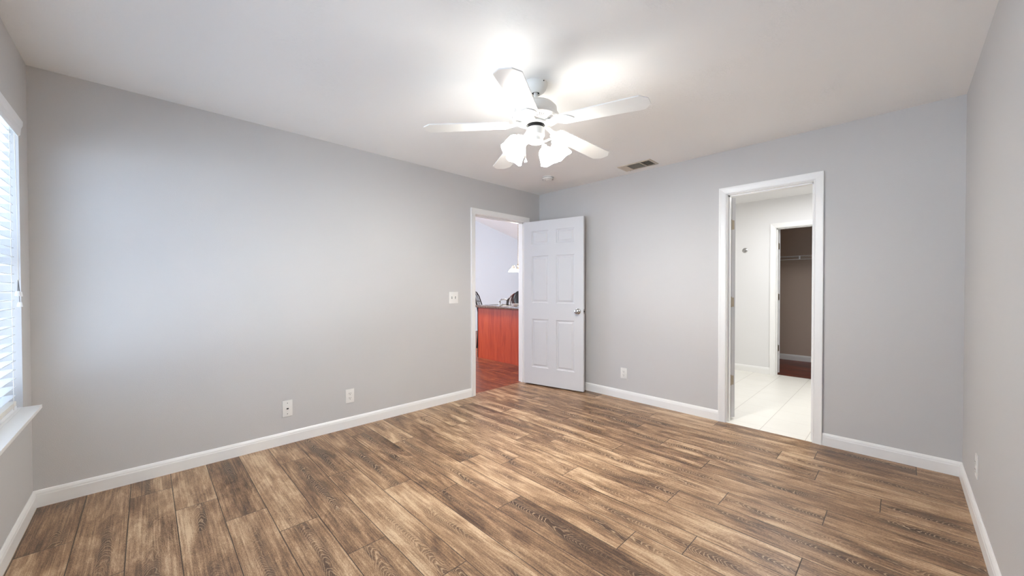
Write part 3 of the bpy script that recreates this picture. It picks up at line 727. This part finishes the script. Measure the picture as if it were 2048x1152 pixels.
bm = bmesh.new(); tube(bm, [(-0.010, 0, 0), (-0.030, -0.004, -0.006), (-0.045, -0.012, 0.0), (-0.050, -0.018, 0.014)], [0.007, 0.006, 0.006, 0.008], 10); link('hook_arm', bm, M_chrome, hk, True)
sh = thing('wire_shelf', 'white wire closet shelf on the back wall of the closet', 'shelf', (CX, 0, 1.70))
SX = -0.305
bm = bmesh.new()
for z_ in (0.012, -0.040): tube(bm, [(SX, -3.58, z_), (SX, -1.12, z_)], 0.0045, 8)
tube(bm, [(-0.008, -3.58, 0.010), (-0.008, -1.12, 0.010)], 0.003, 8)
link('shelf_rail', bm, M_blind, sh, True)
bm = bmesh.new()
for k in range(96):
    y = -3.57 + k * 0.0255; tube(bm, [(-0.006, y, 0.014), (SX, y, 0.016), (SX - 0.002, y, 0.010)], 0.0014, 5)
link('shelf_deck', bm, M_blind, sh)
for y in (-2.22, -1.45, -2.85):
    bm = bmesh.new(); box(bm, (SX - 0.007, y - 0.009, -0.044), (SX - 0.003, y + 0.009, 0.016)); link('rail_clip', bm, M_blind, sh)
for y in (-1.30, -3.35):
    bm = bmesh.new(); tube(bm, [(SX, y, 0.01), (-0.002, y, -0.26)], 0.005, 8); link('shelf_brace', bm, M_blind, sh)

# ------------------------------------------------------------------ kitchen beyond the left wall
KX0, KX1, KY1 = -3.0, 6.2, 5.0
cz_ = lambda x: 3.79 - 0.235 * x
def wallpoly(name, pts, fr, t0, t1, mat, label, cat='wall'):
    bm = bmesh.new(); prism(bm, pts, t0, t1, fr); return struct(name, bm, mat, label, cat)
wallpoly('wall_kitchen_far', [(KX0, 0), (KX1, 0), (KX1, cz_(KX1)), (KX0, cz_(KX0))], lambda a, b, w: Vector((a, w, b)), KY1, KY1 + T, M_wall_kit, 'pale blue grey gable wall beyond the kitchen counter')
wallpoly('wall_kitchen_near', [(KX0, H), (KX1, H), (KX1, cz_(KX1) + 0.1), (KX0, cz_(KX0))], lambda a, b, w: Vector((a, w, b)), T - 0.01, 0.0, M_wall_kit, 'kitchen wall above the bedroom partition')
bm = bmesh.new(); box(bm, (T, 0, 0), (KX1, T, H)); struct('wall_kitchen_side', bm, M_wall_kit, 'kitchen wall beside the bathroom', 'wall')
bm = bmesh.new(); box(bm, (KX0 - T, T, 0), (KX0, KY1, cz_(KX0))); struct('wall_kitchen_left', bm, M_wall_kit, 'left kitchen wall out of view', 'wall')
bm = bmesh.new(); box(bm, (KX1, T, 0), (KX1 + T, KY1, cz_(KX1))); struct('wall_kitchen_right', bm, M_wall_kit, 'right kitchen wall behind the open door', 'wall')
wallpoly('ceiling_kitchen', [(KX0 - T, cz_(KX0 - T)), (KX1 + T, cz_(KX1 + T)), (KX1 + T, cz_(KX1 + T) + 0.1), (KX0 - T, cz_(KX0 - T) + 0.1)], lambda a, b, w: Vector((a, w, b)), 0, KY1 + T, M_ceil, 'sloping white vaulted kitchen ceiling', 'ceiling')
pen = thing('kitchen_peninsula', 'cherry wood kitchen peninsula with dark speckled countertop', 'kitchen counter', (0.42, 1.82, 0))
bm = bmesh.new(); box(bm, (0.0, -1.70, 0.0), (0.60, -0.012, 0.876)); link('cabinet_body', bm, M_cherry, pen)
boxo('end_panel', (-0.004, -0.0118, 0.0), (0.606, 0.0, 0.876), M_iron, pen)
bm = bmesh.new(); box(bm, (-0.062, -1.70, 0.877), (0.640, 0.018, 0.913), bevel=0.004); link('countertop', bm, M_granite, pen, True)
# sink rim in the counter
sk = thing('kitchen_sink', 'stainless sink rim set in the speckled counter', 'sink', (0.72, 1.52, 0.9132))
bm = bmesh.new()
for a, b in (((-0.20, -0.25), (-0.17, 0.22)), ((0.17, -0.25), (0.20, 0.22)), ((-0.17, -0.25), (0.17, -0.22)), ((-0.17, 0.19), (0.17, 0.22))): box(bm, (a[0], a[1], 0.0003), (b[0], b[1], 0.006), bevel=0.002)
link('sink_rim', bm, M_chrome, sk, True)
bm = bmesh.new(); box(bm, (-0.17, -0.22, 0.0003), (0.17, 0.19, 0.0012)); link('basin', bm, M_slot, sk)
fa = thing('faucet', 'short chrome faucet standing behind the kitchen sink', 'faucet', (0.49, 1.315, 0.9132))
bm = bmesh.new(); lathe(bm, [(0, 0), (0.027, 0), (0.027, 0.008), (0.020, 0.014), (0.017, 0.020), (0.016, 0.075), (0.019, 0.085), (0.015, 0.098), (0, 0.100)], 20); link('faucet_body', bm, M_chrome, fa, True)
bm = bmesh.new(); tube(bm, [(0, 0, 0.080), (0.02, -0.006, 0.100), (0.07, -0.012, 0.108), (0.13, -0.016, 0.098), (0.145, -0.018, 0.082)], [0.012, 0.011, 0.010, 0.010, 0.011], 12); link('spout', bm, M_chrome, fa, True)
bm = bmesh.new(); tube(bm, [(0, 0, 0.098), (-0.002, -0.014, 0.112), (0.004, -0.030, 0.118)], [0.009, 0.007, 0.008], 10); link('faucet_handle', bm, M_chrome, fa, True)
# dish rack with plates
dr = thing('dish_rack', 'round black wire dish rack on the counter by the sink', 'dish rack', (0.64, 1.09, 0.914))
bm = bmesh.new()
for k, (y, R_) in enumerate(((0.14, 0.085), (0.10, 0.105), (0.05, 0.125), (-0.02, 0.14), (-0.10, 0.15), (0.075, 0.115), (-0.06, 0.145))):
    tube(bm, [(R_ * math.cos(a), y + 0.01 * math.sin(a), 0.012 + R_ * 1.3 * math.sin(a)) for a in [PI * i / 16 for i in range(17)]], 0.005, 6)
for a in (0.0, PI): tube(bm, [(0.085 * math.cos(a), 0.14, 0.012), (0.15 * math.cos(a), -0.10, 0.012), (0.15 * math.cos(a), -0.25, 0.012)], 0.004, 6)
link('wire_frame', bm, M_iron, dr, True)
boxo('drain_tray', (-0.155, -0.26, 0.0), (0.17, 0.16, 0.008), M_plastic, dr, 0.003)
plm = plain('maroon_glazed_dish', (120, 44, 38), 0.25, var=0.1, scale=20)
for i, (y, R_, m, lab) in enumerate(((0.075, 0.095, M_plastic, 'white dinner plate standing in the rack, nearest the faucet'), (0.015, 0.105, plm, 'maroon plate standing in the middle of the dish rack'), (-0.055, 0.12, M_black, 'black plate standing at the right of the dish rack'))):
    p = thing('plate', lab, 'plate', (0.64, 1.09 + y, 0.9235)); 
    bm = bmesh.new(); lathe(bm, [(0, 0.0), (R_ * 0.6, 0.0), (R_ * 0.7, 0.006), (R_, 0.014), (R_, 0.017), (R_ * 0.68, 0.009), (0, 0.004)], 32, Matrix.Translation((0, 0, R_)) @ Matrix.Rotation(PI / 2, 4, 'X'))
    link('dish', bm, m, p, True)
bm = bmesh.new(); lathe(bm, [(0, 0), (0.03, 0), (0.034, 0.006), (0.062, 0.040), (0.066, 0.052), (0.062, 0.052), (0.05, 0.03), (0, 0.010)], 28)
bo = link('bowl', bm, M_plastic, None, True, (0.40, 0.87, 0.9135)); tag(bo, 'small white bowl on the counter in front of the dish rack', 'bowl')
# dining chair with curved dark back beyond the counter
ch = thing('dining_chair', 'dark metal chair with curved back beyond the counter end', 'chair', (1.32, 2.55, 0.0), math.radians(215))
boxo('seat', (-0.20, -0.20, 0.63), (0.20, 0.20, 0.67), M_black, ch, 0.012)
for sx in (-1, 1):
    for sy in (-1, 1):
        bm = bmesh.new(); tube(bm, [(sx * 0.17, sy * 0.17, 0.63), (sx * 0.21, sy * 0.21, 0.0)], 0.012, 8); link('leg', bm, M_iron, ch, True)
bm = bmesh.new()
tube(bm, [(-0.19, -0.18, 0.66), (-0.19, -0.21, 0.85), (-0.17, -0.27, 1.04), (-0.09, -0.30, 1.12), (0, -0.31, 1.14), (0.09, -0.30, 1.12), (0.17, -0.27, 1.04), (0.19, -0.21, 0.85), (0.19, -0.18, 0.66)], 0.012, 8)
for x in (-0.08, 0.0, 0.08): tube(bm, [(x, -0.19, 0.67), (x * 1.2, -0.23, 0.88), (x, -0.30, 1.12)], 0.007, 6)
tube(bm, [(-0.18, -0.235, 0.93), (0, -0.26, 0.94), (0.18, -0.235, 0.93)], 0.008, 6)
link('backrest', bm, M_iron, ch, True)
boxo('foot_ring', (-0.20, -0.20, 0.22), (0.20, -0.185, 0.24), M_iron, ch)
# chandelier
DX, DY, DZ = 1.79, 2.185, 1.60
cd = thing('chandelier', 'small brass chandelier with lit glass shades hanging in the kitchen', 'chandelier', (DX, DY, DZ))
top = cz_(DX) - DZ
bm = bmesh.new()
tube(bm, [(0, 0, 0.12), (0, 0, top - 0.01)], 0.0025, 6)
n_ = 44
for i in range(n_):
    z_ = 0.12 + (top - 0.14) * i / n_; c = Vector((0, 0, z_ + 0.014)); e = Vector((1, 0, 0)) if i % 2 else Vector((0, 1, 0))
    tube(bm, [c + e * 0.008 * math.cos(a) + Vector((0, 0, 0.017 * math.sin(a))) for a in [2 * PI * j / 8 for j in range(8)]], 0.002, 4, closed=True)
link('chain', bm, M_hinge, cd)
bm = bmesh.new(); lathe(bm, [(0, 0), (0.055, 0), (0.052, -0.012), (0.015, -0.025), (0, -0.026)], 20, Matrix.Translation((0, 0, top + 0.012))); link('canopy', bm, M_hinge, cd, True)
bm = bmesh.new(); lathe(bm, [(0, 0.125), (0.008, 0.12), (0.010, 0.10), (0.028, 0.085), (0.030, 0.070), (0.012, 0.055), (0.014, 0.02), (0.026, 0.0), (0.022, -0.02), (0.008, -0.04), (0.010, -0.05), (0, -0.058)], 20); link('center_column', bm, M_hinge, cd, True)
for k in range(5):
    az = VIEW + math.radians(-112 + 72 * k); ca, sa = math.cos(az), math.sin(az); P = lambda r_, z_: Vector((r_ * ca, r_ * sa, z_))
    bm = bmesh.new(); tube(bm, [P(0.012, 0.0), P(0.045, -0.015), (P(0.075, 0.01)), P(0.085, 0.05), P(0.11, 0.075), P(0.14, 0.06), P(0.150, 0.02)], 0.0045, 8)
    lathe(bm, [(0, 0.012), (0.014, 0.010), (0.018, -0.004), (0.020, -0.012)], 14, Matrix.Translation(P(0.150, 0.018))); arm = link('arm', bm, M_hinge, cd, True)
    Ms = Matrix.Translation(P(0.150, 0.010)) @ Matrix.Rotation(PI, 4, 'X')
    bm = bmesh.new(); pr = [(0.018, 0.0), (0.030, 0.010), (0.046, 0.030), (0.058, 0.050), (0.068, 0.062)]; lathe(bm, pr + [(r_ - 0.003, z_) for r_, z_ in pr[::-1]], 32, Ms, 0, lambda i, th: (0.002 * math.cos(8 * th), 0)); link('lamp_shade', bm, M_shade_kit, arm, True)['label'] = 'lit frosted glass shade'
light('chandelier_light', 'POINT', (DX, DY, DZ - 0.10), 30, (1.0, 0.86, 0.70), 0.12)
